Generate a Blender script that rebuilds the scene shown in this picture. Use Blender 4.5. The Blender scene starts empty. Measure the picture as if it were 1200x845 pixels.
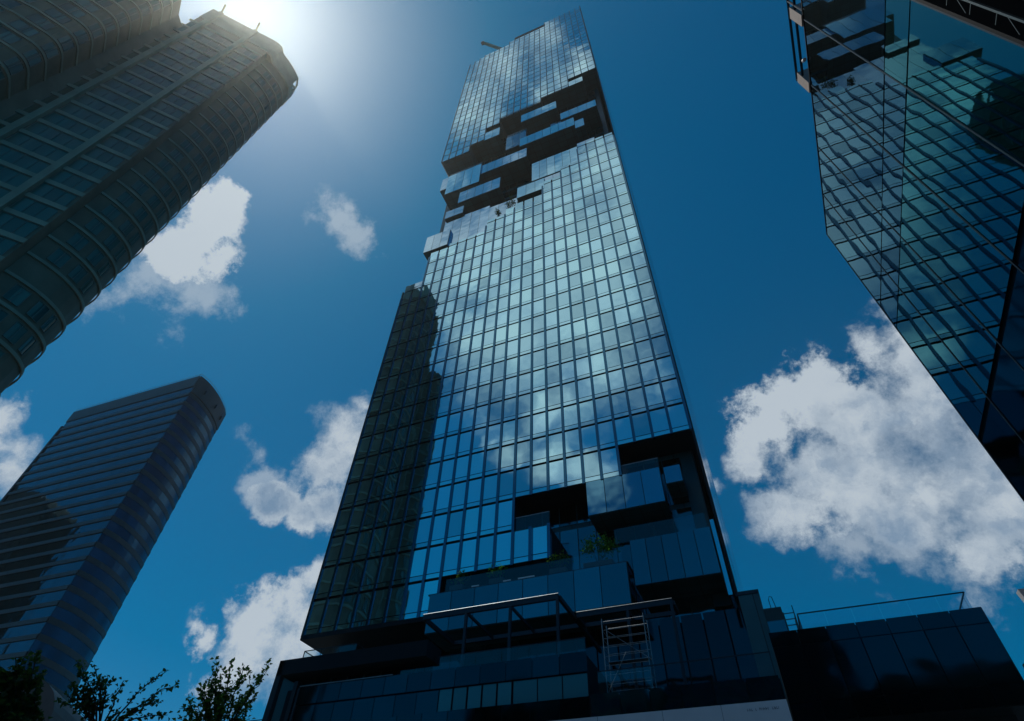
import bpy, bmesh, math, random
from mathutils import Vector, Matrix
R = math.radians
rnd = random.Random(7)
sc = bpy.context.scene
COL = sc.collection

# ------------------------------------------------------------------ camera
# metres; the camera stands at the origin (ground at z = -1.7), the tower front faces -Y
W0, H0, FPX = 1200.0, 845.0, 666.2863
PITCH, YAW, ROLL = R(47.57455), R(-24.60215), R(2.6172)
cp, sp = math.cos(PITCH), math.sin(PITCH)
FW = Vector((math.sin(YAW) * cp, math.cos(YAW) * cp, sp))
r0 = Vector((math.cos(YAW), -math.sin(YAW), 0)); u0 = r0.cross(FW)
RT = r0 * math.cos(ROLL) + u0 * math.sin(ROLL)
UP = -r0 * math.sin(ROLL) + u0 * math.cos(ROLL)
cam_d = bpy.data.cameras.new('camera'); cam = bpy.data.objects.new('camera', cam_d); COL.objects.link(cam)
cam_d.sensor_fit = 'HORIZONTAL'; cam_d.sensor_width = 36.0; cam_d.lens = 36.0 * FPX / W0
cam_d.clip_start = 0.05; cam_d.clip_end = 5000
m = Matrix((RT, UP, -FW)).transposed().to_4x4(); cam.matrix_world = m
sc.camera = cam

def sky_dir(x, y, mirror=False):
    """direction of the sky seen at a place of the photograph (mirror: seen in the tower's glass)"""
    d = FW * FPX + RT * (x - W0 / 2) - UP * (y - H0 / 2)
    d.normalize()
    if mirror: d.y = -d.y
    return d

# ------------------------------------------------------------------ sun, sky, exposure
SUN = Vector((-0.425, 0.006, 0.905)).normalized()
SUN_EL = math.asin(SUN.z); SUN_AZ = math.atan2(SUN.x, SUN.y)
sun_d = bpy.data.lights.new('sun', 'SUN'); sun_d.energy = 3.6; sun_d.angle = R(0.53); sun_d.color = (1.0, 0.94, 0.84)
sun = bpy.data.objects.new('sun', sun_d); COL.objects.link(sun)
sun.rotation_euler = SUN.to_track_quat('Z', 'Y').to_euler()
sc.view_settings.view_transform = 'Standard'; sc.view_settings.look = 'None'
sc.view_settings.exposure = -0.75; sc.view_settings.gamma = 1.0; sc.view_settings.use_curve_mapping = False
sc.cycles.use_denoising = True
sc.cycles.max_bounces = 8; sc.cycles.glossy_bounces = 5; sc.cycles.transparent_max_bounces = 10
sc.cycles.volume_bounces = 0
sc.cycles.sample_clamp_indirect = 4.0; sc.cycles.caustics_reflective = False; sc.cycles.caustics_refractive = False

# cloud puffs: (x, y, radius in pixels of the 1200 px photograph)
CLOUDS = [(1020,398,44),(1050,385,44),(935,470,72),(895,505,48),(1040,425,66),(1008,490,80),(985,570,78),(1090,560,110),(1190,600,100),(918,603,42),
          (876,535,30),(1100,480,90),(1170,520,90),(1060,620,60),(1150,650,60),(985,633,15),(838,566,15),
          (235,262,46),(200,296,46),(258,232,30),(262,300,30),
          (384,545,40),(350,555,22),(412,518,44),(325,588,28),(398,595,40),(360,612,24),(434,470,15),
          (232,742,32),(300,740,52),(350,715,52),(285,790,62),(340,780,62),(380,680,30),
          (14,492,34),(22,530,34),(0,562,42),(40,484,17),(-40,520,60)]
WISPS = [(388,250,22),(402,264,26),(420,280,26),(436,294,16),(165,325,45),(215,335,50),(120,345,22),(1060,650,60),(1130,670,60),(985,635,22),(838,566,16),(320,565,26),(300,560,14),(300,520,18),(1000,640,40)]
CLOUDS_M = [(650,365,120),(645,290,100),(600,395,70),(700,320,90),(735,250,60),(600,285,70),(640,480,34),(600,520,24),
            (655,545,26),(690,555,28),(560,315,55),(715,205,55),(688,88,24),(664,108,22),(640,122,18),(595,190,24),(520,222,18),
            (500,290,36),(475,335,26),(690,430,46),(595,85,28),(560,135,38),(640,60,22)]

def build_world():
    w = bpy.data.worlds.new('World'); sc.world = w; w.use_nodes = True
    nt = w.node_tree; N = nt.nodes; L = nt.links
    N.clear()
    def nd(t, **k):
        n = N.new(t)
        for a, b in k.items(): setattr(n, a, b)
        return n
    out = nd('ShaderNodeOutputWorld'); bg = nd('ShaderNodeBackground')
    L.new(bg.outputs[0], out.inputs[0])
    sky = nd('ShaderNodeTexSky', sky_type='NISHITA'); sky.sun_disc = False
    sky.sun_elevation = SUN_EL; sky.sun_rotation = SUN_AZ
    sky.altitude = 100; sky.air_density = 1.0; sky.dust_density = 0.55; sky.ozone_density = 5.0
    tint = nd('ShaderNodeMix', data_type='RGBA', blend_type='MULTIPLY'); tint.inputs[0].default_value = 1
    L.new(sky.outputs[0], tint.inputs[6]); tint.inputs[7].default_value = SKY_TINT
    hs = nd('ShaderNodeHueSaturation'); hs.inputs['Saturation'].default_value = SKY_SAT
    L.new(tint.outputs[2], hs.inputs['Color'])
    sep = nd('ShaderNodeSeparateColor'); com = nd('ShaderNodeCombineColor'); L.new(hs.outputs[0], sep.inputs[0])
    rs_ = nd('ShaderNodeMath', operation='SUBTRACT'); L.new(sep.outputs[0], rs_.inputs[0]); rs_.inputs[1].default_value = RED_FLOOR
    rm_ = nd('ShaderNodeMath', operation='MAXIMUM'); L.new(rs_.outputs[0], rm_.inputs[0]); rm_.inputs[1].default_value = 0.0
    L.new(rm_.outputs[0], com.inputs[0]); L.new(sep.outputs[1], com.inputs[1]); L.new(sep.outputs[2], com.inputs[2])
    tc = nd('ShaderNodeTexCoord')
    def noise(scale, detail, rough, src):
        n = nd('ShaderNodeTexNoise'); n.inputs['Scale'].default_value = scale
        n.inputs['Detail'].default_value = detail; n.inputs['Roughness'].default_value = rough
        L.new(src, n.inputs['Vector']); return n
    def vm(op, a, b=None, s=None):
        n = nd('ShaderNodeVectorMath', operation=op)
        for i, v in ((0, a), (1, b)):
            if v is None: continue
            if hasattr(v, 'type') and hasattr(v, 'node'): L.new(v, n.inputs[i])
            else: n.inputs[i].default_value = v
        if s is not None: n.inputs['Scale'].default_value = s
        return n
    def mt(op, a, b=None, c=None, clamp=False):
        n = nd('ShaderNodeMath', operation=op); n.use_clamp = clamp
        for i, v in enumerate((a, b, c)):
            if v is None: continue
            if hasattr(v, 'node'): L.new(v, n.inputs[i])
            else: n.inputs[i].default_value = v
        return n.outputs[0]
    g = tc.outputs['Generated']
    n1 = noise(4.0, 3, 0.55, g); n2 = noise(16.0, 7, 0.68, g)
    w1 = vm('SCALE', vm('SUBTRACT', n1.outputs['Color'], (.5, .5, .5)).outputs[0], s=0.12)
    w2 = vm('SCALE', vm('SUBTRACT', n2.outputs['Color'], (.5, .5, .5)).outputs[0], s=0.06)
    wd = vm('ADD', vm('ADD', g, w1.outputs[0]).outputs[0], w2.outputs[0]).outputs[0]
    wd2 = vm('ADD', wd, tuple(SUN * 0.10)).outputs[0]
    def field(lst, mirror, pos):
        f = None
        for (x, y, rr) in lst:
            c = sky_dir(x, y, mirror)
            e = (sky_dir(x + rr, y, mirror) - c).length; e2 = (sky_dir(x, y + rr, mirror) - c).length
            rad = 0.5 * (e + e2)
            dist = vm('DISTANCE', pos, tuple(c)).outputs['Value']
            v = mt('MULTIPLY_ADD', dist, -1 / rad, 1.0)
            if rr < 24: v = mt('MULTIPLY', v, 0.55)
            f = v if f is None else mt('SMOOTH_MAX', f, v, 0.35)
        return f
    def puff(pos):
        """cauliflower bumps: round cells at several sizes broken up by fine noise"""
        v = nd('ShaderNodeTexVoronoi'); v.feature = 'F1'; v.normalize = True
        v.inputs['Scale'].default_value = 15; v.inputs['Detail'].default_value = 3; v.inputs['Roughness'].default_value = .62; v.inputs['Lacunarity'].default_value = 2.3
        L.new(pos, v.inputs['Vector'])
        return v.outputs['Distance']
    pv_ = puff(vm('ADD', g, w2.outputs[0]).outputs[0]); pv2 = puff(vm('ADD', vm('ADD', g, w2.outputs[0]).outputs[0], tuple(SUN * 0.02)).outputs[0])
    n3a = noise(13.0, 8, 0.68, g); n3b = noise(4.6, 2, 0.5, g); n7 = noise(7.5, 3, 0.5, vm('ADD', g, w1.outputs[0]).outputs[0])
    detail = mt('ADD', mt('MULTIPLY', mt('SUBTRACT', n3a.outputs[0], .5), 2.1), mt('MULTIPLY', mt('SUBTRACT', n3b.outputs[0], .5), 1.1))
    bump = mt('MULTIPLY', mt('SUBTRACT', 0.42, pv_), 0.6)
    fa = field(CLOUDS, False, wd); big = [c for c in CLOUDS if c[2] >= 44]; fa2 = field(big, False, wd2); fa1 = field(big, False, wd); fb = field(CLOUDS_M, True, wd); fw = field(WISPS, False, wd)
    da = mt('ADD', mt('ADD', fa, detail), bump)
    db = mt('ADD', fb, mt('MULTIPLY', detail, 0.75))
    dw = mt('ADD', fw, mt('MULTIPLY', detail, 1.5))
    def ss(v, a, b):
        n = nd('ShaderNodeMapRange', interpolation_type='SMOOTHSTEP')
        L.new(v, n.inputs[0])
        for k, q in ((1, a), (2, b)):
            if hasattr(q, 'node'): L.new(q, n.inputs[k])
            else: n.inputs[k].default_value = q
        return n.outputs[0]
    # crisp on some sides, torn and thin on others
    edge = mt('MULTIPLY_ADD', ss(n1.outputs[0], .38, .62), 0.70, 0.36)
    ma = ss(da, 0.0, edge); mb = mt('MULTIPLY', ss(db, -0.45, 0.95), 0.92); mw = mt('MULTIPLY', ss(dw, -0.05, 0.9), 0.55)
    mask = mt('MAXIMUM', mt('MAXIMUM', mt('MULTIPLY', ma, 0.97), mb), mw)
    # sunlit where the cloud thins towards the sun, greyer where more of it lies in the way
    shade = mt('MULTIPLY_ADD', mt('SUBTRACT', fa2, fa1), 0.9, 0.80)
    shade = mt('MULTIPLY_ADD', mt('SUBTRACT', pv2, pv_), -2.2, shade)
    shade = mt('MULTIPLY_ADD', mt('SUBTRACT', n7.outputs[0], .5), 2.6, shade)
    shade = mt('MULTIPLY', ss(shade, 0.0, 1.35), ss(da, 0.1, 0.95))
    cc = nd('ShaderNodeMix', data_type='RGBA')
    L.new(shade, cc.inputs[0]); cc.inputs[6].default_value = CLOUD_LIT; cc.inputs[7].default_value = CLOUD_GREY
    fin = nd('ShaderNodeMix', data_type='RGBA'); L.new(mask, fin.inputs[0])
    L.new(com.outputs[0], fin.inputs[6]); L.new(cc.outputs[2], fin.inputs[7])
    L.new(fin.outputs[2], bg.inputs[0]); bg.inputs[1].default_value = SKY_STRENGTH
SKY_STRENGTH = 0.09
SKY_TINT = (0.82, 0.885, 1.14, 1); SKY_SAT = 1.0; RED_FLOOR = 1.68
CLOUD_LIT = (9.4, 10.7, 11.9, 1); CLOUD_GREY = (3.2, 5.0, 7.4, 1)
build_world()

# ------------------------------------------------------------------ helpers
def tag(o, label=None, cat=None, group=None, kind=None):
    if label: o['label'] = label
    if cat: o['category'] = cat
    if group: o['group'] = group
    if kind: o['kind'] = kind
    return o

def empty(name, loc=(0, 0, 0), label=None, cat=None, group=None):
    o = bpy.data.objects.new(name, None); COL.objects.link(o); o.location = loc
    o.empty_display_size = 0.5
    return tag(o, label, cat, group)

class MB:
    def __init__(s): s.v = []; s.f = []; s.mi = []
    def quad(s, a, b, c, d, mi=0):
        n = len(s.v); s.v += [tuple(a), tuple(b), tuple(c), tuple(d)]; s.f.append((n, n+1, n+2, n+3)); s.mi.append(mi)
    def poly(s, pts, mi=0):
        n = len(s.v); s.v += [tuple(p) for p in pts]; s.f.append(tuple(range(n, n+len(pts)))); s.mi.append(mi)
    def box(s, x0, x1, y0, y1, z0, z1, mi=0):
        n = len(s.v)
        s.v += [(x0,y0,z0),(x1,y0,z0),(x1,y1,z0),(x0,y1,z0),(x0,y0,z1),(x1,y0,z1),(x1,y1,z1),(x0,y1,z1)]
        for q in ((0,3,2,1),(4,5,6,7),(0,1,5,4),(1,2,6,5),(2,3,7,6),(3,0,4,7)):
            s.f.append(tuple(n+i for i in q)); s.mi.append(mi)
        return s
    def bar(s, a, b, w, h=None, mi=0, up=(0, 0, 1)):
        """rectangular bar from a to b"""
        a = Vector(a); b = Vector(b); d = (b - a).normalized(); h = h or w
        upv = Vector(up)
        if abs(d.dot(upv)) > 0.98: upv = Vector((0, 1, 0))
        x = d.cross(upv).normalized() * (w / 2); y = x.cross(d).normalized() * (h / 2)
        n = len(s.v)
        for p in (a, b):
            for q in (-x-y, x-y, x+y, -x+y): s.v.append(tuple(p + q))
        for q in ((3,2,1,0),(4,5,6,7),(0,1,5,4),(1,2,6,5),(2,3,7,6),(3,0,4,7)):
            s.f.append(tuple(n+i for i in q)); s.mi.append(mi)
        return s
    def tube(s, pts, rad, n=6, mi=0, cap=True):
        pts = [Vector(p) for p in pts]
        rads = rad if isinstance(rad, (list, tuple)) else [rad] * len(pts)
        base = len(s.v)
        for i, p in enumerate(pts):
            d = (pts[min(i+1, len(pts)-1)] - pts[max(i-1, 0)]).normalized()
            a = d.cross(Vector((0, 0, 1)) if abs(d.z) < .9 else Vector((1, 0, 0))).normalized(); b = d.cross(a)
            for k in range(n):
                t = 2 * math.pi * k / n
                s.v.append(tuple(p + (a * math.cos(t) + b * math.sin(t)) * rads[i]))
        for i in range(len(pts) - 1):
            for k in range(n):
                k2 = (k + 1) % n
                s.f.append((base+i*n+k, base+i*n+k2, base+(i+1)*n+k2, base+(i+1)*n+k)); s.mi.append(mi)
        if cap:
            s.f.append(tuple(base + k for k in range(n))[::-1]); s.mi.append(mi)
            e = base + (len(pts)-1)*n; s.f.append(tuple(e + k for k in range(n))); s.mi.append(mi)
        return s
    def prism(s, outline, z0, z1, mi=0, caps=True):
        n = len(s.v); k = len(outline)
        s.v += [(x, y, z0) for x, y in outline] + [(x, y, z1) for x, y in outline]
        for i in range(k):
            j = (i + 1) % k; s.f.append((n+i, n+j, n+k+j, n+k+i)); s.mi.append(mi)
        if caps:
            s.f.append(tuple(n + i for i in range(k))[::-1]); s.mi.append(mi)
            s.f.append(tuple(n + k + i for i in range(k))); s.mi.append(mi)
        return s
    def build(s, name, mats, parent=None, smooth=False, bevel=0):
        me = bpy.data.meshes.new(name)
        if parent is not None:
            off = parent.matrix_world_off if hasattr(parent, 'matrix_world_off') else world_off(parent)
            vs = [(x - off[0], y - off[1], z - off[2]) for x, y, z in s.v]
        else: vs = s.v
        me.from_pydata(vs, [], s.f)
        mats = mats if isinstance(mats, (list, tuple)) else [mats]
        for mm in mats: me.materials.append(mm)
        me.polygons.foreach_set('material_index', s.mi)
        if smooth: me.polygons.foreach_set('use_smooth', [True] * len(s.f))
        me.update()
        bm = bmesh.new(); bm.from_mesh(me)
        bmesh.ops.recalc_face_normals(bm, faces=bm.faces) if not getattr(s, 'keep', False) else None
        bm.to_mesh(me); bm.free()
        o = bpy.data.objects.new(name, me); COL.objects.link(o)
        if parent is not None: o.parent = parent
        if bevel:
            b = o.modifiers.new('bevel', 'BEVEL'); b.width = bevel; b.segments = 2; b.limit_method = 'ANGLE'
        return o

def world_off(o):
    v = Vector((0, 0, 0))
    while o is not None:
        v = v + Vector(o.location); o = o.parent
    return v

# ------------------------------------------------------------------ materials
def mat(name, base, rough=0.5, metal=0.0, spec=0.5, noise=None, bump=None, island=0.0, ior=None):
    m = bpy.data.materials.new(name); m.use_nodes = True
    nt = m.node_tree; N = nt.nodes; L = nt.links
    b = N['Principled BSDF']
    b.inputs['Base Color'].default_value = (*base, 1); b.inputs['Roughness'].default_value = rough
    b.inputs['Metallic'].default_value = metal; b.inputs['Specular IOR Level'].default_value = spec
    if ior: b.inputs['IOR'].default_value = ior
    geo = N.new('ShaderNodeNewGeometry')
    col = None
    if noise:                                       # (scale, amount): dirt and weathering of the surface colour
        tx = N.new('ShaderNodeTexNoise'); tx.inputs['Scale'].default_value = noise[0]; tx.inputs['Detail'].default_value = 6
        L.new(geo.outputs['Position'], tx.inputs['Vector'])
        mr = N.new('ShaderNodeMapRange'); L.new(tx.outputs[0], mr.inputs[0])
        mr.inputs[1].default_value = .3; mr.inputs[2].default_value = .7
        mr.inputs[3].default_value = 1 - noise[1]; mr.inputs[4].default_value = 1 + noise[1]
        sc_ = N.new('ShaderNodeVectorMath'); sc_.operation = 'SCALE'
        sc_.inputs[0].default_value = base; L.new(mr.outputs[0], sc_.inputs['Scale'])
        col = sc_.outputs[0]
    if island:
        mr2 = N.new('ShaderNodeMapRange'); L.new(geo.outputs['Random Per Island'], mr2.inputs[0])
        mr2.inputs[3].default_value = 1 - island; mr2.inputs[4].default_value = 1 + island * .4
        s2 = N.new('ShaderNodeVectorMath'); s2.operation = 'SCALE'
        if col: L.new(col, s2.inputs[0])
        else: s2.inputs[0].default_value = base
        L.new(mr2.outputs[0], s2.inputs['Scale']); col = s2.outputs[0]
    if col: L.new(col, b.inputs['Base Color'])
    if bump:                                        # (scale, strength, distance)
        tb = N.new('ShaderNodeTexNoise'); tb.inputs['Scale'].default_value = bump[0]; tb.inputs['Detail'].default_value = bump[3] if len(bump) > 3 else 2
        L.new(geo.outputs['Position'], tb.inputs['Vector'])
        bp = N.new('ShaderNodeBump'); bp.inputs['Strength'].default_value = bump[1]; bp.inputs['Distance'].default_value = bump[2]
        L.new(tb.outputs[0], bp.inputs['Height']); L.new(bp.outputs[0], b.inputs['Normal'])
    return m

M = {}
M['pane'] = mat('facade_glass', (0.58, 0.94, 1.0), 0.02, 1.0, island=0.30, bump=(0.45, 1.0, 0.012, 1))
M['pane_side'] = mat('side_glass', (0.60, 0.85, 0.95), 0.04, 1.0, island=0.15)
M['pane_pale'] = mat('balustrade_band_glass', (0.56, 0.76, 0.84), 0.05, 1.0, island=0.2, bump=(0.5, 1.0, 0.02, 1))
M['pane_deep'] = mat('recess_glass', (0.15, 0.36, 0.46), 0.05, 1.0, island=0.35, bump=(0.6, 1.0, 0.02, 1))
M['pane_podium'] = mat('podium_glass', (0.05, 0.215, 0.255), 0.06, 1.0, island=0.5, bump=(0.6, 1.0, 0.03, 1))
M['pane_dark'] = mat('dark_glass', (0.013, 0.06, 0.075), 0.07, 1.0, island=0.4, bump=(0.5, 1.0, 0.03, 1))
M['blind'] = mat('lit_blind_glass', (0.08, 0.24, 0.26), 0.25, 0.6, island=0.3)
M['fin'] = mat('fin_metal', (0.05, 0.165, 0.24), 0.12, 0.92)
M['fin_dark'] = mat('upper_fin_metal', (0.02, 0.075, 0.10), 0.3, 0.6)
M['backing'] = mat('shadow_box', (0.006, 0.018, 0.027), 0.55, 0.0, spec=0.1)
M['soffit'] = mat('soffit_panel', (0.018, 0.105, 0.13), 0.45, 0.0, noise=(0.35, 0.25))
def add_joints(m, sx, sy, depth):
    nt = m.node_tree; N = nt.nodes; L = nt.links; b = N['Principled BSDF']
    br = N.new('ShaderNodeTexBrick'); br.offset = 0; br.inputs['Scale'].default_value = 1; br.inputs['Mortar Size'].default_value = .04
    br.inputs['Brick Width'].default_value = sx; br.inputs['Row Height'].default_value = sy
    br.inputs['Color1'].default_value = (1.15, 1.15, 1.15, 1); br.inputs['Color2'].default_value = (.8, .8, .8, 1); br.inputs['Mortar'].default_value = (depth, depth, depth, 1)
    g = N.new('ShaderNodeNewGeometry'); L.new(g.outputs['Position'], br.inputs['Vector'])
    mx = N.new('ShaderNodeMix'); mx.data_type = 'RGBA'; mx.blend_type = 'MULTIPLY'; mx.inputs[0].default_value = 1
    src = b.inputs['Base Color'].links[0].from_socket; L.new(src, mx.inputs[6]); L.new(br.outputs['Color'], mx.inputs[7]); L.new(mx.outputs[2], b.inputs['Base Color'])
add_joints(M['soffit'], 1.77, 1.2, .3)
M['steel'] = mat('dark_steel', (0.018, 0.035, 0.05), 0.4, 0.5)
M['bright_steel'] = mat('galvanised_steel', (0.24, 0.28, 0.31), 0.45, 0.8, noise=(4, 0.2))
M['cube_glass'] = mat('cube_glass', (0.018, 0.20, 0.215), 0.012, 1.0, bump=(0.75, 1.0, 0.0024, 1))
M['cube_glass_blue'] = mat('cube_glass_blue', (0.014, 0.11, 0.175), 0.012, 1.0, bump=(0.8, 1.0, 0.0026, 1))
M['cube_dark'] = mat('cube_spandrel', (0.008, 0.035, 0.05), 0.05, 1.0, bump=(0.5, 1.0, 0.03, 1))
M['concrete'] = mat('painted_concrete', (0.25, 0.31, 0.25), 0.7, noise=(0.5, 0.18))
M['brown_wall'] = mat('brown_render', (0.155, 0.165, 0.125), 0.75, noise=(0.4, 0.25))
M['res_glass'] = mat('apartment_glass', (0.11, 0.22, 0.18), 0.14, 0.3, island=0.6)
M['frame'] = mat('window_frame', (0.15, 0.19, 0.17), 0.5, 0.3)
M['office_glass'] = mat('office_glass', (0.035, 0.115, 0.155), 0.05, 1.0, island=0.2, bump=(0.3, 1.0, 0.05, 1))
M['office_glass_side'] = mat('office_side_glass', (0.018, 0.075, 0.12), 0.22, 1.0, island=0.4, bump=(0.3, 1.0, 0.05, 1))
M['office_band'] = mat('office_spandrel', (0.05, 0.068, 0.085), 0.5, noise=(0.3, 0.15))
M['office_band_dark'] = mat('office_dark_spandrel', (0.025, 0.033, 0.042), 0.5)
M['truss'] = mat('truss_steel', (0.05, 0.085, 0.10), 0.5, 0.5)
M['fin_blue'] = mat('dark_blue_fin', (0.006, 0.03, 0.06), 0.25, 0.0)
M['black'] = mat('black_trim', (0.004, 0.008, 0.012), 0.6, spec=.1)
M['panel_white'] = mat('white_panel', (0.62, 0.66, 0.72), 0.35, noise=(0.8, 0.06))
M['letter'] = mat('dark_lettering', (0.17, 0.22, 0.28), 0.4)
M['beige'] = mat('beige_membrane', (0.36, 0.30, 0.27), 0.7, noise=(1.5, 0.15))
M['red'] = mat('red_sign_paint', (0.40, 0.02, 0.04), 0.4)
M['white_sign'] = mat('white_sign_paint', (0.72, 0.74, 0.78), 0.4, noise=(2, 0.05))
M['bark'] = mat('bark', (0.055, 0.045, 0.035), 0.9, noise=(8, 0.3))
def leaf_mat(name, c):
    m = mat(name, c, 0.45, 0.0, spec=0.35, island=0.5)
    nt = m.node_tree; b = nt.nodes['Principled BSDF']; o = nt.nodes['Material Output']
    t = nt.nodes.new('ShaderNodeBsdfTranslucent'); t.inputs[0].default_value = (c[0]*1.6, c[1]*1.9, c[2]*.7, 1)
    mx = nt.nodes.new('ShaderNodeMixShader'); mx.inputs[0].default_value = .5
    nt.links.new(b.outputs[0], mx.inputs[1]); nt.links.new(t.outputs[0], mx.inputs[2]); nt.links.new(mx.outputs[0], o.inputs[0])
    return m
M['leaf'] = leaf_mat('leaf_green', (0.11, 0.20, 0.055))
M['leaf_dark'] = leaf_mat('leaf_dark_green', (0.065, 0.115, 0.045))
M['leaf_bright'] = leaf_mat('leaf_light_green', (0.10, 0.24, 0.05))
M['planter'] = mat('planter_box', (0.10, 0.12, 0.13), 0.6)
M['asphalt'] = mat('asphalt', (0.05, 0.05, 0.052), 0.9, noise=(3, 0.25))
M['paving'] = mat('paving', (0.12, 0.125, 0.13), 0.85, noise=(0.7, 0.2))
M['kerb'] = mat('kerb_stone', (0.32, 0.31, 0.30), 0.8, noise=(2, 0.15))
M['paint'] = mat('road_paint', (0.75, 0.75, 0.72), 0.6)
def clear_glass(name, col=(0.80, 0.90, 0.94)):
    m = bpy.data.materials.new(name); m.use_nodes = True; nt = m.node_tree; N = nt.nodes; L = nt.links
    N.clear(); o = N.new('ShaderNodeOutputMaterial'); mx = N.new('ShaderNodeMixShader')
    t = N.new('ShaderNodeBsdfTransparent'); t.inputs[0].default_value = (*col, 1)
    g = N.new('ShaderNodeBsdfGlossy'); g.inputs['Roughness'].default_value = 0.02; g.inputs[0].default_value = (.8, .9, .95, 1)
    fr = N.new('ShaderNodeFresnel'); fr.inputs[0].default_value = 1.5
    ad = N.new('ShaderNodeMath'); ad.operation = 'ADD'; ad.inputs[1].default_value = 0.04; L.new(fr.outputs[0], ad.inputs[0])
    L.new(ad.outputs[0], mx.inputs[0]); L.new(t.outputs[0], mx.inputs[1]); L.new(g.outputs[0], mx.inputs[2]); L.new(mx.outputs[0], o.inputs[0])
    return m
M['clear'] = clear_glass('clear_balustrade_glass')

# ------------------------------------------------------------------ ground, road, pavement
GZ = -1.7
def flat_sheet(name, x0, x1, y0, y1, z, mt_, thick=0):
    b = MB()
    if thick: b.box(x0, x1, y0, y1, z - thick, z)
    else: b.quad((x0,y0,z),(x1,y0,z),(x1,y1,z),(x0,y1,z))
    return tag(b.build(name, mt_), kind='structure')
flat_sheet('ground', -420, 160, -160, 230, GZ, M['paving'])
flat_sheet('road', -340, 160, -26, -12, GZ + 0.004, M['asphalt'])
mk = MB()
for i in range(-80, 40): mk.quad((i*4, -19.1, GZ+.008), (i*4+2, -19.1, GZ+.008), (i*4+2, -18.95, GZ+.008), (i*4, -18.95, GZ+.008))
tag(mk.build('road_markings', M['paint']), kind='structure')
flat_sheet('kerb', -340, 160, -12, -11.7, GZ + 0.13, M['kerb'], 0.13)
flat_sheet('pavement', -340, 160, -11.695, -5, GZ + 0.12, M['paving'], 0.12)

# ------------------------------------------------------------------ the glass tower
D, BAY, FX0, FZ0, FH = 43.156, 1.77, -40.128, 62.7597, 3.44804
def X(c): return FX0 + BAY * c
def Zr(r): return FZ0 - FH * r
tower = empty('glass_skyscraper', (X(11), D, GZ), 'tall blue glass skyscraper with a broken pixelated notch winding round it, centre of the view', 'skyscraper')

LOW_TOP = {0:-4.1,1:-4.1,2:-7.15,3:-7.15,4:-7.3,5:-7.3,6:-7.3,7:-7.3,8:-8.3,9:-8.3,10:-8.8,11:-9.0,12:-9.0,13:-9.0,14:-10.4,15:-10.4,16:-11.35,17:-11.35,18:-13.3,19:-13.3,20:-13.3,21:-13.3}
LOW_BOT = {c: (12 if c < 8 else 11 if c < 12 else 9 if c < 18 else 8) for c in range(22)}
UP_BOT = {0:-19.1,1:-19.1,2:-19.1,3:-19.1,4:-20.1,5:-20.1,6:-22.1,7:-22.1,8:-22.9,9:-22.9,10:-22.9,11:-22.9,12:-22.9,13:-22.9,14:-23.65,15:-23.65,16:-23.65,17:-23.65,18:-25.2,19:-25.2,20:-25.2,21:-25.2}
UP_TOP = {c: (-42.0 - .22*c if c < 3 else -42.85 if c < 8 else -43.7 if c < 9 else -43.85 if c < 15 else -45.2) for c in range(22)}

def runs(top, bot):
    out = []; c = 0
    while c < 22:
        e = c
        while e + 1 < 22 and abs(top[e+1] - top[c]) < .01 and abs(bot[e+1] - bot[c]) < .01: e += 1
        out.append((c, e + 1, top[c], bot[c])); c = e + 1
    return out

def pane_cell(mb, c0, c1, z0, z1, y, fin=0.15, tilt=0.0022, mi=0):
    """one pane, a hair out of true like every real pane"""
    xa, xb = X(c0) + fin, X(c1) - fin
    a, b = rnd.gauss(0, tilt), rnd.gauss(0, tilt)
    hx, hz = (xb - xa) / 2, (z1 - z0) / 2
    f = lambda sx, sz: y + sx * hx * a + sz * hz * b
    mb.quad((xa, f(-1,-1), z0), (xb, f(1,-1), z0), (xb, f(1,1), z1), (xa, f(-1,1), z1), mi)

def curtain(top, bot, label, r_first, fin_w, gap, strip, proud=.16):
    wall = MB(); wall.keep = True
    for c in range(22):
        r = r_first
        while r < bot[c] - 0.01:
            t = max(r, top[c]); e = min(r + 1, bot[c])
            if e - t > 0.18 and e > top[c]:
                zt, zb = Zr(t) - gap * .5, Zr(e) + gap * .5
                if e - t > .55 and strip:
                    zs = zb + (zt - zb) * 0.15
                    pane_cell(wall, c, c+1, zb, zs - .05, D + .05, fin_w/2); pane_cell(wall, c, c+1, zs + .03, zt, D + .05, fin_w/2)
                else: pane_cell(wall, c, c+1, zb, zt, D + .05, fin_w/2)
            r += 1
    w = wall.build('curtain_wall', M['pane'], tower); w['label'] = label
    # vertical fins
    for c in range(23):
        cs = [k for k in (c-1, c) if 0 <= k < 22]
        tz = Zr(min(top[k] for k in cs) + (0.55 if strip else 0.0)); bz = Zr(max(bot[k] for k in cs))
        if c in (12, 18) and strip: pass
        fb = MB(); fb.box(X(c) - fin_w/2, X(c) + fin_w/2, D - proud, D + .3, bz, tz)
        fb.build('mullion', M['fin'] if strip else M['fin_dark'], w)
    return w

lower = curtain(LOW_TOP, LOW_BOT, 'lower curtain wall of large blue panes', -14, 0.27, 0.28, True, .06)
upper = curtain(UP_TOP, UP_BOT, 'upper curtain wall of small pale panes', -46.1, 0.20, 0.34, False, .04)

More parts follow.
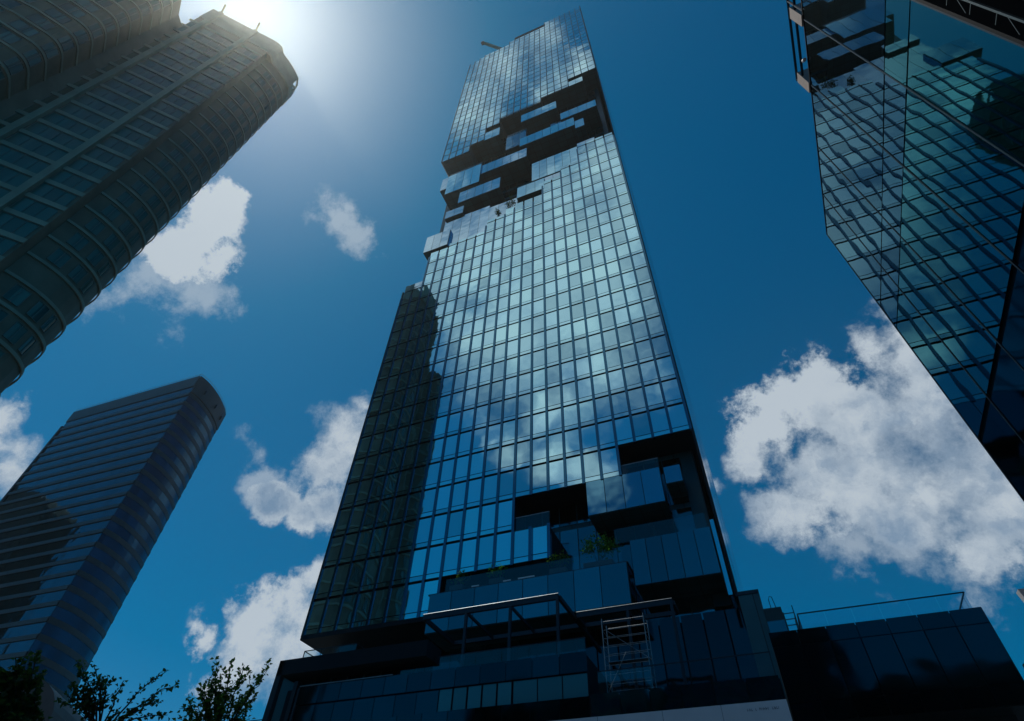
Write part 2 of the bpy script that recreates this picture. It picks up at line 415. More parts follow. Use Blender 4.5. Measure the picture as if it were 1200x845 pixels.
# dark mass behind the panes: gives soffits, reveals, roof steps
DEPTH = 37.5
mass = MB()
for i, (c0, c1, t, b) in enumerate(runs(LOW_TOP, LOW_BOT)):
    mass.box(X(c0) + .004, X(c1) - .004, D + .3, D + DEPTH - 1 - .01*i, Zr(b) + .05, Zr(t) - .05)
mass.build('lower_body', M['backing'], tower)
mass = MB()
for i, (c0, c1, t, b) in enumerate(runs(UP_TOP, UP_BOT)):
    mass.box(X(c0) + .004, X(c1) - .004, D + .3, D + DEPTH - 1 - .01*i, Zr(b) + .05, Zr(t) - .05)
mass.build('upper_body', M['soffit'], tower)
# recessed core seen inside the pixelated band
core = MB(); core.box(X(.35), X(21.5), D + 4.6, D + DEPTH - 2, Zr(-7.2), Zr(-25.1))
core.build('recessed_core', M['soffit'], tower)
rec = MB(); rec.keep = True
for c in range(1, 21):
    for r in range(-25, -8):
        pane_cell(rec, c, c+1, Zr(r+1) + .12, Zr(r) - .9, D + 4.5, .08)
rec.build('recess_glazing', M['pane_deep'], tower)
# right-hand side face, full height, with glass and floor joints
side = MB(); side.box(X(22) + .02, X(22) + .22, D - .02, D + DEPTH, Zr(12.6), Zr(-45.1))
side.build('side_wall', M['backing'], tower)
sp_ = MB(); sp_.keep = True
for r in range(-46, 13):
    for k in range(20):
        y0, y1 = D + .1 + k*1.85, D + .1 + k*1.85 + 1.72
        a = rnd.gauss(0, .003)
        xx = X(22) + .25
        sp_.quad((xx, y0, Zr(r+.96) if r < 12 else Zr(12.58)), (xx + a, y1, Zr(r+.96) if r < 12 else Zr(12.58)), (xx + a, y1, max(Zr(r), Zr(12.58)+.1)), (xx, y0, max(Zr(r), Zr(12.58)+.1)))
sp_.build('side_glazing', M['pane_side'], tower)
edge = MB(); edge.keep = True
edge.quad((X(22)-.42, D-.03, Zr(12.55)), (X(22)-.12, D-.03, Zr(12.55)), (X(22)-.12, D-.03, Zr(10.75)), (X(22)-.42, D-.03, Zr(10.75)))
edge.build('edge_glass', M['pane_pale'], tower)
# left side face
lsd = MB(); lsd.box(X(0) - .2, X(0) - .02, D - .02, D + DEPTH, Zr(12), Zr(-4.1)); lsd.box(X(0) - .2, X(0) - .02, D - .02, D + DEPTH, Zr(-19.1), Zr(-42))
lsd.build('left_side_wall', M['pane_side'], tower)

# ---- pixel boxes pushed out of the broken band
def pixel_box(c0, c1, r0, r1, deep=6.0, y=0.0, glass='pane', n=None, soffit='soffit', rail=None, joints=True):
    """glazed box: columns c0-c1, rows r0 (top) - r1 (bottom)"""
    yy = D + y
    b = MB(); b.box(X(c0), X(c1), yy + .12, yy + deep, Zr(r1), Zr(r0) - .03)
    o = b.build('glazed_box', M[soffit], tower)
    g = MB(); g.keep = True
    n = n or max(1, round(c1 - c0))
    w = (c1 - c0) / n
    for k in range(n):
        pane_cell(g, c0 + k*w, c0 + (k+1)*w, Zr(r1) + .05, Zr(r0), yy + .02, .03, .003)
    # side panes
    for xs in (X(c0) - .03, X(c1) + .03):
        g.quad((xs, yy + .15, Zr(r1) + .05), (xs, yy + deep - .3, Zr(r1) + .05), (xs, yy + deep - .3, Zr(r0) - .1), (xs, yy + .15, Zr(r0) - .1))
    g.build('box_glazing', M[glass], o)
    if rail:
        q = MB(); q.keep = True
        q.quad((X(c0), yy + .2, Zr(r0)), (X(c1), yy + .2, Zr(r0)), (X(c1), yy + .2, Zr(r0 - rail)), (X(c0), yy + .2, Zr(r0 - rail)))
        q.box(X(c0), X(c1), yy + .17, yy + .23, Zr(r0 - rail), Zr(r0 - rail) + .06, 1)
        q.build('balustrade', [M['clear'], M['bright_steel']], o)
    return o
pixel_box(18, 20, -24.5, -23.6)
pixel_box(11.2, 16.1, -21.75, -20.5)
pixel_box(16.5, 21.0, -19.1, -18.05, n=4)
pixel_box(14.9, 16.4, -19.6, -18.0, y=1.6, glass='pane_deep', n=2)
pixel_box(11.2, 18.1, -17.6, -16.4, n=7)
pixel_box(18.1, 19.2, -17.1, -15.95, y=.25, n=1)
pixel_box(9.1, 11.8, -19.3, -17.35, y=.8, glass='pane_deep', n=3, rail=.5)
pixel_box(6.05, 8.2, -21.2, -19.9, n=2)
pixel_box(5.5, 10.0, -16.5, -15.4, y=1.1, glass='pane_pale', n=5)
pixel_box(6.1, 12.15, -15.75, -14.55, n=6, glass='pane_pale')
pixel_box(1.0, 2.1, -16.0, -14.4, y=0.0, glass='pane_pale', n=1)
pixel_box(2.0, 6.4, -15.8, -13.35, y=-.35, n=4, rail=.35)
pixel_box(4.1, 9.15, -12.8, -11.5, y=-.3, glass='pane_pale', n=5)
pixel_box(2.7, 4.9, -11.1, -10.3, n=2, glass='pane_pale')
pixel_box(1.1, 3.85, -8.75, -7.2, glass='pane_pale', n=3, y=-.15)
pixel_box(12.75, 18.0, -13.35, -11.1, y=.3, n=6)
pixel_box(11.2, 14.2, -10.75, -9.55, n=3)
# set-back parapet walls on top of the lower part
def terrace_wall(c0, c1, r0, r1, y, n):
    b = MB(); b.box(X(c0), X(c1), D + y + .08, D + 4.5, Zr(r1), Zr(r0))
    o = b.build('terrace_parapet', M['soffit'], tower)
    g = MB(); g.keep = True; w = (c1 - c0) / n
    for k in range(n): pane_cell(g, c0 + k*w, c0 + (k+1)*w, Zr(r1), Zr(r0), D + y, .025, .003)
    g.build('parapet_glazing', M['pane_pale'], o)
terrace_wall(2.7, 8.0, -10.2, -7.35, .5, 5)
terrace_wall(8.0, 11.2, -9.9, -8.4, .45, 3)
terrace_wall(0.02, 2.0, -4.6, -4.12, .2, 2)
terrace_wall(14.15, 16.05, -10.95, -10.42, .35, 2)
terrace_wall(18.0, 20.0, -13.85, -13.32, .5, 2)
# roof: slot with a dark opening under a pale roof band, and the right-hand crown
rf = MB(); rf.box(X(9), X(15.2), D + .9, D + 20, Zr(-43.9), Zr(-44.75))
rf.build('roof_band', M['pane_side'], tower)
sl = MB(); sl.box(X(9), X(15.1), D - .05, D + .9, Zr(-43.8), Zr(-44.35))
sl.build('roof_slot', M['backing'], tower)

# ---- lower broken corner
lc = MB(); lc.box(X(7.7), X(21.7), D + 3.2, D + 30, Zr(12.35), Zr(7.9))
lc.build('recessed_core', M['soffit'], tower)
ig = MB(); ig.keep = True
for c in range(8, 21):
    for (ra, rb) in ((8.15, 9.6), (9.75, 11.3), (11.4, 12.6)):
        pane_cell(ig, c, c+1, Zr(rb), Zr(ra), D + 3.1, .05, .004)
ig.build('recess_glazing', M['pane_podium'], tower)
o = MB(); 
# two bright panes standing below the notch, open above
bx = MB(); bx.box(X(12) + .16, X(14), D + .3, D + 3.1, Zr(11), Zr(10.05))
bo = bx.build('glazed_box', M['backing'], tower)
g = MB(); g.keep = True
for c in (12, 13):
    zb, zt = Zr(11) + .15, Zr(10.05); zs = zb + .16 * (zt - zb)
    pane_cell(g, c, c+1, zb, zs - .05, D + .05, .15); pane_cell(g, c, c+1, zs + .03, zt, D + .05, .15)
g.build('box_glazing', M['pane'], bo)
for c in (13, 14):
    f = MB(); f.box(X(c) - .15, X(c) + .15, D - .16, D + .3, Zr(11), Zr(10.02)); f.build('mullion', M['fin'], bo)
q = MB(); q.keep = True
q.quad((X(12)+.16, D+.2, Zr(10.02)), (X(14), D+.2, Zr(10.02)), (X(14), D+.2, Zr(9.62)), (X(12)+.16, D+.2, Zr(9.62)))
q.box(X(12)+.16, X(14), D+.17, D+.24, Zr(9.62), Zr(9.62)+.06, 1)
q.build('balustrade', [M['clear'], M['bright_steel']], bo)
pixel_box(16.1, 20.0, 8.98, 10.02, deep=3.2, glass='pane_deep', n=4, rail=.32)
pixel_box(20.15, 21.0, 8.9, 9.42, deep=2.5, y=.6, glass='pane_deep', n=1)
pixel_box(18.0, 21.7, 10.92, 12.05, deep=3.3, y=-.05, glass='pane_podium', n=5)
pixel_box(7.7, 17.8, 11.52, 12.5, deep=4.0, y=-.6, glass='pane_podium', n=8)
terr = MB(); terr.keep = True
terr.quad((X(8.5), D-.4, Zr(11.5)), (X(17.6), D-.4, Zr(11.5)), (X(17.6), D-.4, Zr(11.15)), (X(8.5), D-.4, Zr(11.15)))
terr.quad((X(17.3), D+.1, Zr(10.92)), (X(21.6), D+.1, Zr(10.92)), (X(21.6), D+.1, Zr(10.52)), (X(17.3), D+.1, Zr(10.52)))
terr.build('terrace_balustrade', M['clear'], tower)
ts = MB(); ts.box(X(7.6), X(17.85), D - .5, D + 3.1, Zr(11.52) - .02, Zr(11.52) + .1); ts.build('terrace_slab', M['steel'], tower)
# bottom of the tower: slab edge and undercroft
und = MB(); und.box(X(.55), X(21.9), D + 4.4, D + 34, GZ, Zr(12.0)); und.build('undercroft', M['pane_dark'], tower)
be = MB(); be.box(X(0)-.1, X(7.7), D - .1, D + 4.6, Zr(12) - .35, Zr(12) + .04); be.build('base_slab', M['backing'], tower)

# ------------------------------------------------------------------ podium
P = 33.0
pod = empty('glass_podium', (-15, P, GZ), 'dark glass podium with stepped terraces spreading below the skyscraper', 'building')
zb_, zc_, zd_ = 12.93, 11.86, 10.64
pb = MB(); pb.box(-31.2, -9.75, P + .25, P + 14, GZ, zb_ - .03); pb.box(-9.74, .15, P + .25, P + 14, GZ, zd_ - .05)
pb.build('podium_body', M['backing'], pod)
# glass fascias, one panel per bay
def panels(name, x0, x1, z0, z1, n, y, mat_, gap=.04, parent=None):
    g = MB(); g.keep = True; w = (x1 - x0) / n
    for k in range(n):
        a, b = rnd.gauss(0, .003), rnd.gauss(0, .003)
        xa, xb = x0 + k*w + gap/2, x0 + (k+1)*w - gap/2
        g.quad((xa, y - a, z0), (xb, y + a, z0), (xb, y + a + b, z1), (xa, y - a + b, z1))
    return g.build(name, mat_, parent or pod)
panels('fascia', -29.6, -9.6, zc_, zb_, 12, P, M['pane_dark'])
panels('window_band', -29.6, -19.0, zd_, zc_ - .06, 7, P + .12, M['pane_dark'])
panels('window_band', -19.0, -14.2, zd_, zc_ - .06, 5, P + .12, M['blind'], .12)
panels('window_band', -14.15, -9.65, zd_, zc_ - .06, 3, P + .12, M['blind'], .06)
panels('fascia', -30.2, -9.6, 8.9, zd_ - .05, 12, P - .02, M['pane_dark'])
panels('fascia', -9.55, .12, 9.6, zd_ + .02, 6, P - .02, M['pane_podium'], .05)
# left portal frame and the roof slab above the left terrace
pf = MB(); pf.box(-31.75, -31.3, P - .3, P + 9, GZ, 14.72); pf.build('portal_wall', M['steel'], pod)
sw = MB(); sw.keep = True; sw.quad((-31.25, P, 6), (-30.35, P + .5, 6), (-30.35, P + .5, 13.3), (-31.25, P, 13.7)); sw.build('side_glazing', M['blind'], pod)
pm = MB(); pm.box(-30.3, -30.0, P + .1, P + .6, GZ, 13.4); pm.box(-29.75, -29.6, P, P + .5, GZ, 12.9)
pm.build('mullion', M['steel'], pod)
rs = MB(); rs.box(-31.75, -20.0, P - .3, P + 1.6, 13.75, 14.73); rs.box(-31.75, -23, P + 1.62, P + 9, 13.75, 14.72); rs.build('roof_slab', M['backing'], pod)
panels('clerestory', -29.5, -20.2, zb_ + .05, 13.73, 7, P + 1.2, M['pane_dark'], .15)
lb = MB(); lb.bar((-29.6, P - .05, zb_ + .03), (-22.4, P - .05, zb_ + .03), .05, .05); lb.build('edge_rail', M['bright_steel'], pod)
# terrace back wall below the tower
panels('back_wall', -19.4, -.6, zd_, 19.8, 11, P + 13.2, M['pane_dark'], .12)
bwm = MB(); bwm.box(-19.4, -.6, P + 13.3, P + 13.34, GZ, 19.8); bwm.build('back_structure', M['backing'], pod)
# balustrades
def balustrade(x0, x1, y, z0, h, n, parent, posts=False, name='balustrade', yend=None):
    b = MB(); b.keep = True; w = (x1 - x0) / n
    for k in range(n):
        b.quad((x0+k*w+.02, y, z0), (x0+(k+1)*w-.02, y, z0), (x0+(k+1)*w-.02, y, z0+h), (x0+k*w+.02, y, z0+h))
        if posts: b.bar((x0+k*w, y, z0), (x0+k*w, y, z0+h), .03, .03, 1)
    b.bar((x0, y, z0+h), (x1, y, z0+h), .05, .05, 1)
    if yend is not None:
        for xx in (x0, x1):
            b.quad((xx, y, z0), (xx, yend, z0), (xx, yend, z0+h), (xx, y, z0+h)); b.bar((xx, y, z0+h), (xx, yend, z0+h), .05, .05, 1)
        b.bar((x0, y, z0), (x0, y, z0+h), .05, .05, 1)
    return b.build(name, [M['clear'], M['steel']], parent)
balustrade(-9.1, .05, P + .1, zd_ + .02, 1.14, 5, pod)
balustrade(-22.3, -9.8, P + .6, zb_, 1.0, 7, pod)
balustrade(-31.0, -26.5, P + 1.0, 14.74, 1.0, 3, pod, True, yend=P + 4)
# white fascia panel with small dark lettering
wp = MB(); wp.box(-14.5, .16, P - .12, P + .2, 6.2, 9.56); wo = wp.build('sign_panel', M['panel_white'], pod)
lt = MB(); xx = -1.72
for word in (3, 1, 5, 4):
    for k in range(word):
        w = rnd.uniform(.055, .085)
        lt.box(xx, xx + w*.35, P - .128, P - .121, 9.18, 9.30)
        lt.box(xx + w*.35, xx + w, P - .128, P - .121, 9.18 + rnd.choice((0, .045, .085)), 9.215 + rnd.choice((0, .045, .085)))
        xx += w + .025
    xx += .10
lt.build('lettering', M['letter'], wo)
pj = MB()
for xj in (-9.2, -5.8, -2.9): pj.box(xj - .012, xj + .012, P - .124, P - .121, 6.2, 9.56)
pj.build('panel_joint', M['letter'], wo)

# left low terrace wing behind the trees
lw = empty('low_terrace_wing', (-34, P + 4, GZ), 'low terrace wing with a thin glass railing left of the podium', 'building')
b = MB(); b.box(-39.5, -31.9, P + 3, P + 14, GZ, 11.15); b.build('wall', M['soffit'], lw)
balustrade(-39.4, -31.95, P + 3.2, 11.15, 1.15, 5, lw, True)

# annex to the right
an = empty('glass_annex', (5, P, GZ), 'low black glass annex with a thin glass roof railing, right of the podium', 'building')
b = MB(); b.box(.25, 9.72, P + .2, P + 22, 8.6, 12.62); b.build('body', M['backing'], an)
b = MB(); b.box(.4, 9.2, P + 1.4, P + 20, GZ, 8.58); b.build('base', M['steel'], an)
panels('parapet_fascia', .22, 9.8, 11.95, 12.66, 7, P, M['pane_dark'], .03, an)
panels('facade_glazing', .22, 9.8, 9.4, 11.92, 7, P + .02, M['pane_dark'], .05, an)
panels('facade_glazing', .22, 9.8, 8.6, 9.36, 7, P + .02, M['pane_dark'], .05, an)
b = MB(); b.keep = True; b.quad((9.8, P, 8.6), (9.8, P + 22, 8.6), (9.8, P + 22, 12.64), (9.8, P, 12.64)); b.build('end_glazing', M['pane_dark'], an)
balustrade(1.9, 9.55, P + .35, 12.66, .9, 6, an, yend=P + 6)

# stepped plant room right of the tower's foot
pr = empty('rooftop_plant_room', (.5, D, 12.64), 'dark stepped plant room with a ladder cage, on the annex roof beside the tower foot', 'plant room')
b = MB(); b.box(-1.0, .40, D, D + 6, 12.64, 19.35); b.build('upper_block', M['soffit'], pr)
b = MB(); b.box(-1.05, .46, D - .06, D + 6.05, 19.36, 19.6); b.build('coping', M['steel'], pr)
b = MB(); b.box(.41, 1.58, D + .02, D + 6, 12.64, 18.2); b.build('middle_block', M['soffit'], pr)
panels('panelling', .42, 1.56, 13, 17.3, 1, D - .01, M['pane_podium'], .02, pr)
b = MB()
for zz in (16.6, 17.0, 17.4, 17.8): b.bar((1.62, D+.3, zz), (2.3, D+.3, zz), .05); b.bar((2.3, D+.3, zz), (2.3, D+2, zz), .05)
for xx in (1.62, 2.3): b.bar((xx, D+.3, 12.64), (xx, D+.3, 18.3 if xx > 2 else 17.9), .06)
b.bar((2.3, D+2, 12.64), (2.3, D+2, 17.9), .06)
b.build('ladder_cage', M['steel'], pr)
b = MB(); b.keep = True; b.quad((1.64, D+.5, 12.7), (2.26, D+.5, 12.7), (2.26, D+.5, 17.2), (1.64, D+.5, 17.2)); b.build('cage_screen', M['clear'], pr)
b = MB(); b.tube([(.95, D+.5, 18.2), (.95, D+.5, 19.0), (1.05, D+.5, 19.2), (1.2, D+.5, 19.15), (1.3, D+.5, 18.2)], .03); b.build('roof_hoop', M['steel'], pr)
# ------------------------------------------------------------------ steel canopies on the terrace
def canopy(label, x0, x1, yf, yr, z, posts, purl, foot, ext=0):
    c = empty('steel_canopy', ((x0+x1)/2, yf, foot), label, 'canopy', 'open steel canopies on the podium terrace')
    b = MB(); b.box(x0, x1, yf - .1, yf + .1, z - .16, z + .16); b.build('front_beam', M['steel'], c)
    b = MB(); b.tube([(x0, yf - .12, z + .19), (x1, yf - .12, z + .19)], .03); b.build('rim_highlight_tube', M['bright_steel'], c)  # bright tube added on the beam to catch a sunlit rim highlight
    b = MB(); b.box(x0, x1, yr - .1, yr + .1, z - .14, z + .14); b.build('rear_beam', M['steel'], c)
    for xx in (x0, x1):
        b = MB(); b.box(xx - .1, xx + .1, yf + .12, (yr + ext if xx == x1 else yr) - .12, z - .15, z + .15); b.build('side_beam', M['steel'], c)
    for xx in purl:
        b = MB(); b.box(xx - .06, xx + .06, yf + .12, yr - .12, z - .1, z + .1); b.build('purlin', M['steel'], c)
    for xx in posts:
        b = MB(); b.box(xx - .09, xx + .09, yf - .09, yf + .09, foot, z - .17); b.build('post', M['steel'], c)
canopy('longer dark steel canopy frame on the podium terrace, left of the scaffold', -22.0, -11.85, 35.0, 39.7, 17.3, (-18.6, -15.3, -11.95), (-18.7, -15.4), zb_, 5)
canopy('shorter dark steel canopy frame on the podium terrace, above the scaffold', -11.6, -5.0, 38.1, 39.8, 17.3, (-8.05, -5.1), (-8.1,), zd_)

# ------------------------------------------------------------------ scaffold tower
sf = empty('scaffold_tower', (-7.9, 36, zd_), 'slim silver scaffold tower standing on the terrace below the canopy', 'scaffold')
for xx in (-9.25, -6.6):
    for yy in (35.6, 36.7):
        b = MB(); b.tube([(xx, yy, zd_), (xx, yy, 15.75)], .028); b.build('standard', M['bright_steel'], sf)
for k in range(9):
    zz = zd_ + .75 + k*.52
    b = MB()
    for yy in (35.6, 36.7): b.tube([(-9.25, yy, zz), (-6.6, yy, zz)], .017)
    for xx in (-9.25, -6.6): b.tube([(xx, 35.6, zz), (xx, 36.7, zz)], .02)
    b.build('ledger', M['bright_steel'], sf)
for a, bb in (((-9.25, 35.58, 11.4), (-7.9, 35.58, 13.6)), ((-6.6, 36.72, 13.4), (-9.2, 36.72, 15.4))):
    b = MB(); b.tube([a, bb], .02); b.build('brace', M['bright_steel'], sf)
for zz in (13.35,):
    b = MB(); b.box(-9.2, -6.65, 36.2, 36.65, zz, zz + .04); b.build('platform', M['bright_steel'], sf)

# ------------------------------------------------------------------ roof crane
rc = empty('roof_crane', (-27.4, 46.0, Zr(-42.85)), 'small grey maintenance crane arm reaching over the left roof edge of the skyscraper', 'crane')
b = MB(); b.box(-28.2, -26.4, 45.2, 47, Zr(-42.85), Zr(-42.85) + 2.0); b.build('base', M['concrete'], rc)
b = MB(); b.bar((-26.8, 46, Zr(-42.85) + 2.0), (-36.2, 42.2, Zr(-42.85) + 14.5), .8, .8); b.build('arm', M['concrete'], rc)
b = MB(); b.bar((-36.3, 42.1, Zr(-42.85) + 14.6), (-36.3, 42.1, Zr(-42.85) + 13.2), 1.0, 1.0); b.build('head', M['steel'], rc)

# ------------------------------------------------------------------ glass cube building on the right
CX = 5.05
cu = empty('glass_cube_building', (CX + 6, 7, GZ), 'dark teal glass cube building leaning over the right edge, mirroring the skyscraper', 'building')
ZT0, ZT1 = 16.45, 15.9            # its roof edge falls slightly towards the far corner
YN, YF = 4.2, 11.78
zt = lambda y: ZT0 + (ZT1 - ZT0) * (y - 7.0) / 4.0
def cube_pane(mb, ya, yb, za, zb, g=.012, mi=0):
    ta, tb = rnd.gauss(0, .0015), rnd.gauss(0, .0015)
    za2 = lambda y: min(za, 99) if za is not None else zt(y)
    zb_a = zt(ya + g) if zb is None else zb - g; zb_b = zt(yb - g) if zb is None else zb - g
    mb.quad((CX + ta, ya + g, za + g), (CX - ta, yb - g, za + g), (CX - ta + tb, yb - g, zb_b), (CX + ta + tb, ya + g, zb_a), mi)
ys = [YN, 5.70, 7.30, 9.0, 10.45, YF]
fac = MB(); fac.keep = True
for i in range(len(ys) - 1):
    cube_pane(fac, ys[i], ys[i+1], 12.15, None, mi=1)
    cube_pane(fac, ys[i], ys[i+1], 11.25, 12.13, mi=1 if i > 0 else 0)
    cube_pane(fac, ys[i], ys[i+1], 7.72, 11.23, mi=0)
    cube_pane(fac, ys[i], ys[i+1], 4.0, 7.60, mi=2)
    cube_pane(fac, ys[i], ys[i+1], 0.0, 3.9, mi=2)
fac.build('facade_glass', [M['cube_glass'], M['cube_glass_blue'], M['cube_dark']], cu)
for i, y in enumerate(ys):
    b = MB(); b.box(CX - .012, CX + .05, y - .014, y + .014, GZ, zt(y) - .05); b.build('joint', M['steel'], cu)
b = MB(); b.poly([(CX + .04, YN, GZ), (CX + .04, YF - .02, GZ), (CX + .04, YF - .02, zt(YF) - .02), (CX + .04, YN, zt(YN) - .02)])
b.poly([(CX + .04, YF - .02, GZ), (CX + 12, YF - .02, GZ), (CX + 12, YF - .02, zt(YF) - .02), (CX + .04, YF - .02, zt(YF) - .02)])
b.poly([(CX + .04, YN, zt(YN) - .02), (CX + .04, YF - .02, zt(YF) - .02), (CX + 12, YF - .02, zt(YF) - .02), (CX + 12, YN, zt(YN) - .02)])
b.poly([(CX + 12, YN, GZ), (CX + 12, YF, GZ), (CX + 12, YF, 15), (CX + 12, YN, 15)])
b.build('body', M['backing'], cu)
b = MB(); b.bar((CX + .005, YN, zt(YN) + .012), (CX + .005, YF, zt(YF) + .012), .04, .03); b.build('roof_edge', M['black'], cu)
b = MB(); b.box(CX - .008, CX + .04, YF - .002, YF + .02, GZ, zt(YF)); b.build('corner_trim', M['bright_steel'], cu)
# rooftop rail frame
b = MB()
for dz in (1.15, .62): b.tube([(CX, 2.0, zt(2)+dz), (CX, 7.55, zt(7.55)+dz)], .035)
for yy in (7.5, 5.5, 3.5): b.tube([(CX, yy, zt(yy)), (CX, yy, zt(yy)+1.2)], .03)
b.build('roof_rail', M['steel'], cu)
for yy in (7.25, 5.6):
    b = MB(); b.box(CX - .04, CX + .5, yy, yy + .28, zt(yy) + .03, zt(yy) + .95); b.build('rail_bracket', M['beige'], cu)
b = MB(); b.tube([(CX - .05, 6.68, zt(6.7) + .12), (CX - .05, 6.74, zt(6.7) + .22)], .05, 8); b.build('roof_lamp', M['white_sign'], cu)
# near end: dark bay with a slender steel truss
nb = MB(); nb.box(CX + .6, CX + 12, -6, YN - .05, GZ, 16.6); nb.build('near_bay', M['backing'], cu)
nl = MB(); nl.box(CX - .02, CX + .6, YN - .07, YN - .02, GZ, zt(YN)); nl.build('end_post', M['black'], cu)
b = MB()
def on_cube(x, y, dx=.02):
    d = sky_dir(x, y); k = (CX + dx) / d.x; return Vector((CX + dx, d.y*k, d.z*k))
e0, e1, c0_, c1_ = on_cube(1075, 0), on_cube(1200, 43), on_cube(1124, 0), on_cube(1200, 21)
ya_, yb_ = (e0.y + e1.y)/2 - .05, (c0_.y + c1_.y)/2
b.bar((CX + .02, yb_, 5), (CX + .02, yb_, 15.5), .03, .03); b.bar((CX + .02, yb_ - .42, 5), (CX + .02, yb_ - .42, 15.5), .02, .02)
for k in range(16):
    z = 5.2 + k * .62
    b.bar((CX + .02, ya_, z), (CX + .02, yb_, z), .012, .012)
    if k % 2: b.bar((CX + .02, ya_, z + .1), (CX + .02, yb_, z + .42), .010, .010)
b.build('truss', M['truss'], cu)

# projecting sign at the far corner of the cube
sg = empty('projecting_sign', (4.35, 11.5, 3.4), 'white projecting sign with a red mark on a black arm, at the right edge', 'sign')
b = MB(); b.poly([(3.98, 11.35, 4.55), (4.9, 11.3, 4.55), (4.9, 11.3, 3.8), (4.05, 11.35, 4.0)]); b.poly([(3.98, 11.5, 4.55), (4.9, 11.45, 4.55), (4.9, 11.45, 3.8), (4.05, 11.5, 4.0)])
b.quad((3.98,11.35,4.55),(3.98,11.5,4.55),(4.05,11.5,4.0),(4.05,11.35,4.0)); b.quad((4.05,11.35,4.0),(4.05,11.5,4.0),(4.9,11.45,3.8),(4.9,11.3,3.8))
b.build('panel', M['white_sign'], sg)
b = MB(); b.poly([(4.11, 11.335, 4.26), (4.45, 11.32, 4.3), (4.45, 11.32, 3.98), (4.13, 11.335, 4.06)]); b.build('red_mark', M['red'], sg)
b = MB(); b.box(3.5, CX, 11.42, 11.5, 3.40, 3.50); b.bar((4.5, 11.45, 3.5), (4.5, 11.45, 3.95), .06); b.build('arm', M['steel'], sg)

# ------------------------------------------------------------------ curved apartment tower, upper left
ap = empty('apartment_tower', (-66, 2, GZ), 'tall curved residential tower with pale floor bands and a pierced crest, upper left', 'building')
LA = [(-78,-24),(-70.5,-17),(-66.5,-11.4),(-65.4,-9.9),(-64.45,-8.1),(-63.75,-6.8),(-63.6,-5.7),(-64.2,-4.7),(-65.3,-3.9),(-66.3,-3.2)]
LF = [(-66.6,-1.6),(-58.6,8.1)]
LB = [(-59.55,9.0),(-59.15,10.3),(-58.9,11.7),(-58.85,13.1),(-59.1,14.5),(-59.65,15.6)]
LBK = [(-60.6,16.5),(-63,17.2),(-68,17.3),(-76,15),(-84,8),(-88,-4),(-86,-18)]
ZROOF, ZCR = 119.8, 126.0
outl = LA + LF + LB + LBK
body = MB()
body.prism(LA + [(-66.9,-2.0),(-76,-6),(-84,-18)], GZ, 113.5)
body.prism(LF + [(-70, 16), (-80, 8)], GZ, ZROOF - .01)
body.prism(LB + LBK[:-2] + [(-84, -2), (-70, 4), (-61.5, 7.2)], GZ, ZROOF - .02)
body.prism([(-66.32,-3.3),(-66.62,-1.55),(-72,2),(-78,-8)], GZ, 112.9)
body.prism([(-58.62,8.05),(-59.56,9.02),(-64,12),(-66,6)], GZ, ZROOF - .03)
body.build('wall', M['brown_wall'], ap)
body = MB(); body.prism([LF[0], LF[1], (-58.9,10.0), (-58.75,11.7), (-58.75,13.4), (-59.0,14.9), (-60.1,16.0)] + LBK[1:5] + [(-78, 4)], ZROOF + .003, ZROOF + .35)
body.build('roof', M['brown_wall'], ap)
def offset_line(pts, d):
    out = []
    for i, p in enumerate(pts):
        a = Vector(pts[max(i-1, 0)]); c = Vector(pts[min(i+1, len(pts)-1)])
        t = (c - a).normalized(); n = Vector((t.y, -t.x))
        out.append((p[0] + n.x*d, p[1] + n.y*d))
    return out
def refine(pts, k=3):
    """Catmull-Rom through the points"""
    P_ = [Vector(p) for p in pts]; P_ = [2*P_[0]-P_[1]] + P_ + [2*P_[-1]-P_[-2]]
    out = []
    for i in range(1, len(P_) - 2):
        for j in range(k):
            t = j / k
            a, b, c, d = P_[i-1], P_[i], P_[i+1], P_[i+2]
            q = .5*((2*b) + (c-a)*t + (2*a-5*b+4*c-d)*t*t + (3*b-a-3*c+d)*t**3)
            out.append((q.x, q.y))
    out.append(tuple(pts[-1])); return out
LAs, LBs = refine(LA), refine(LB)
LBsk = refine(LB + LBK[:4])
def ribbon(mb, pts, d0, d1, z0, z1, mi=0):
    """a curved bar: plan line pts, from offset d0 to d1 outwards, between z0 and z1"""
    a, b = offset_line(pts, d0), offset_line(pts, d1)
    k = len(pts); n = len(mb.v)
    for (p, q) in zip(a, b): mb.v += [(p[0], p[1], z0), (q[0], q[1], z0), (q[0], q[1], z1), (p[0], p[1], z1)]
    for i in range(k - 1):
        for (u, v) in ((0, 1), (1, 2), (2, 3), (3, 0)):
            mb.f.append((n+4*i+u, n+4*i+v, n+4*i+4+v, n+4*i+4+u)); mb.mi.append(mi)
    mb.f.append((n, n+1, n+2, n+3)); mb.mi.append(mi); e = n + 4*(k-1); mb.f.append((e+3, e+2, e+1, e)); mb.mi.append(mi)
FLOORS = [59.34 + 3.37 * k for k in range(-18, 18)]
lerp = lambda a, b, t: (a[0] + (b[0]-a[0])*t, a[1] + (b[1]-a[1])*t)
for z in FLOORS:
    b = MB()
    if z < 113: ribbon(b, LAs, .02, .18, z - .22, z + .16)
    ribbon(b, [lerp(*LF, t) for t in (-.03, .5, 1.0)], .02, .16, z - .40, z + .34)
    ribbon(b, LBsk, .02, .16, z - .22, z + .16)
    b.build('floor_band', M['concrete'], ap)
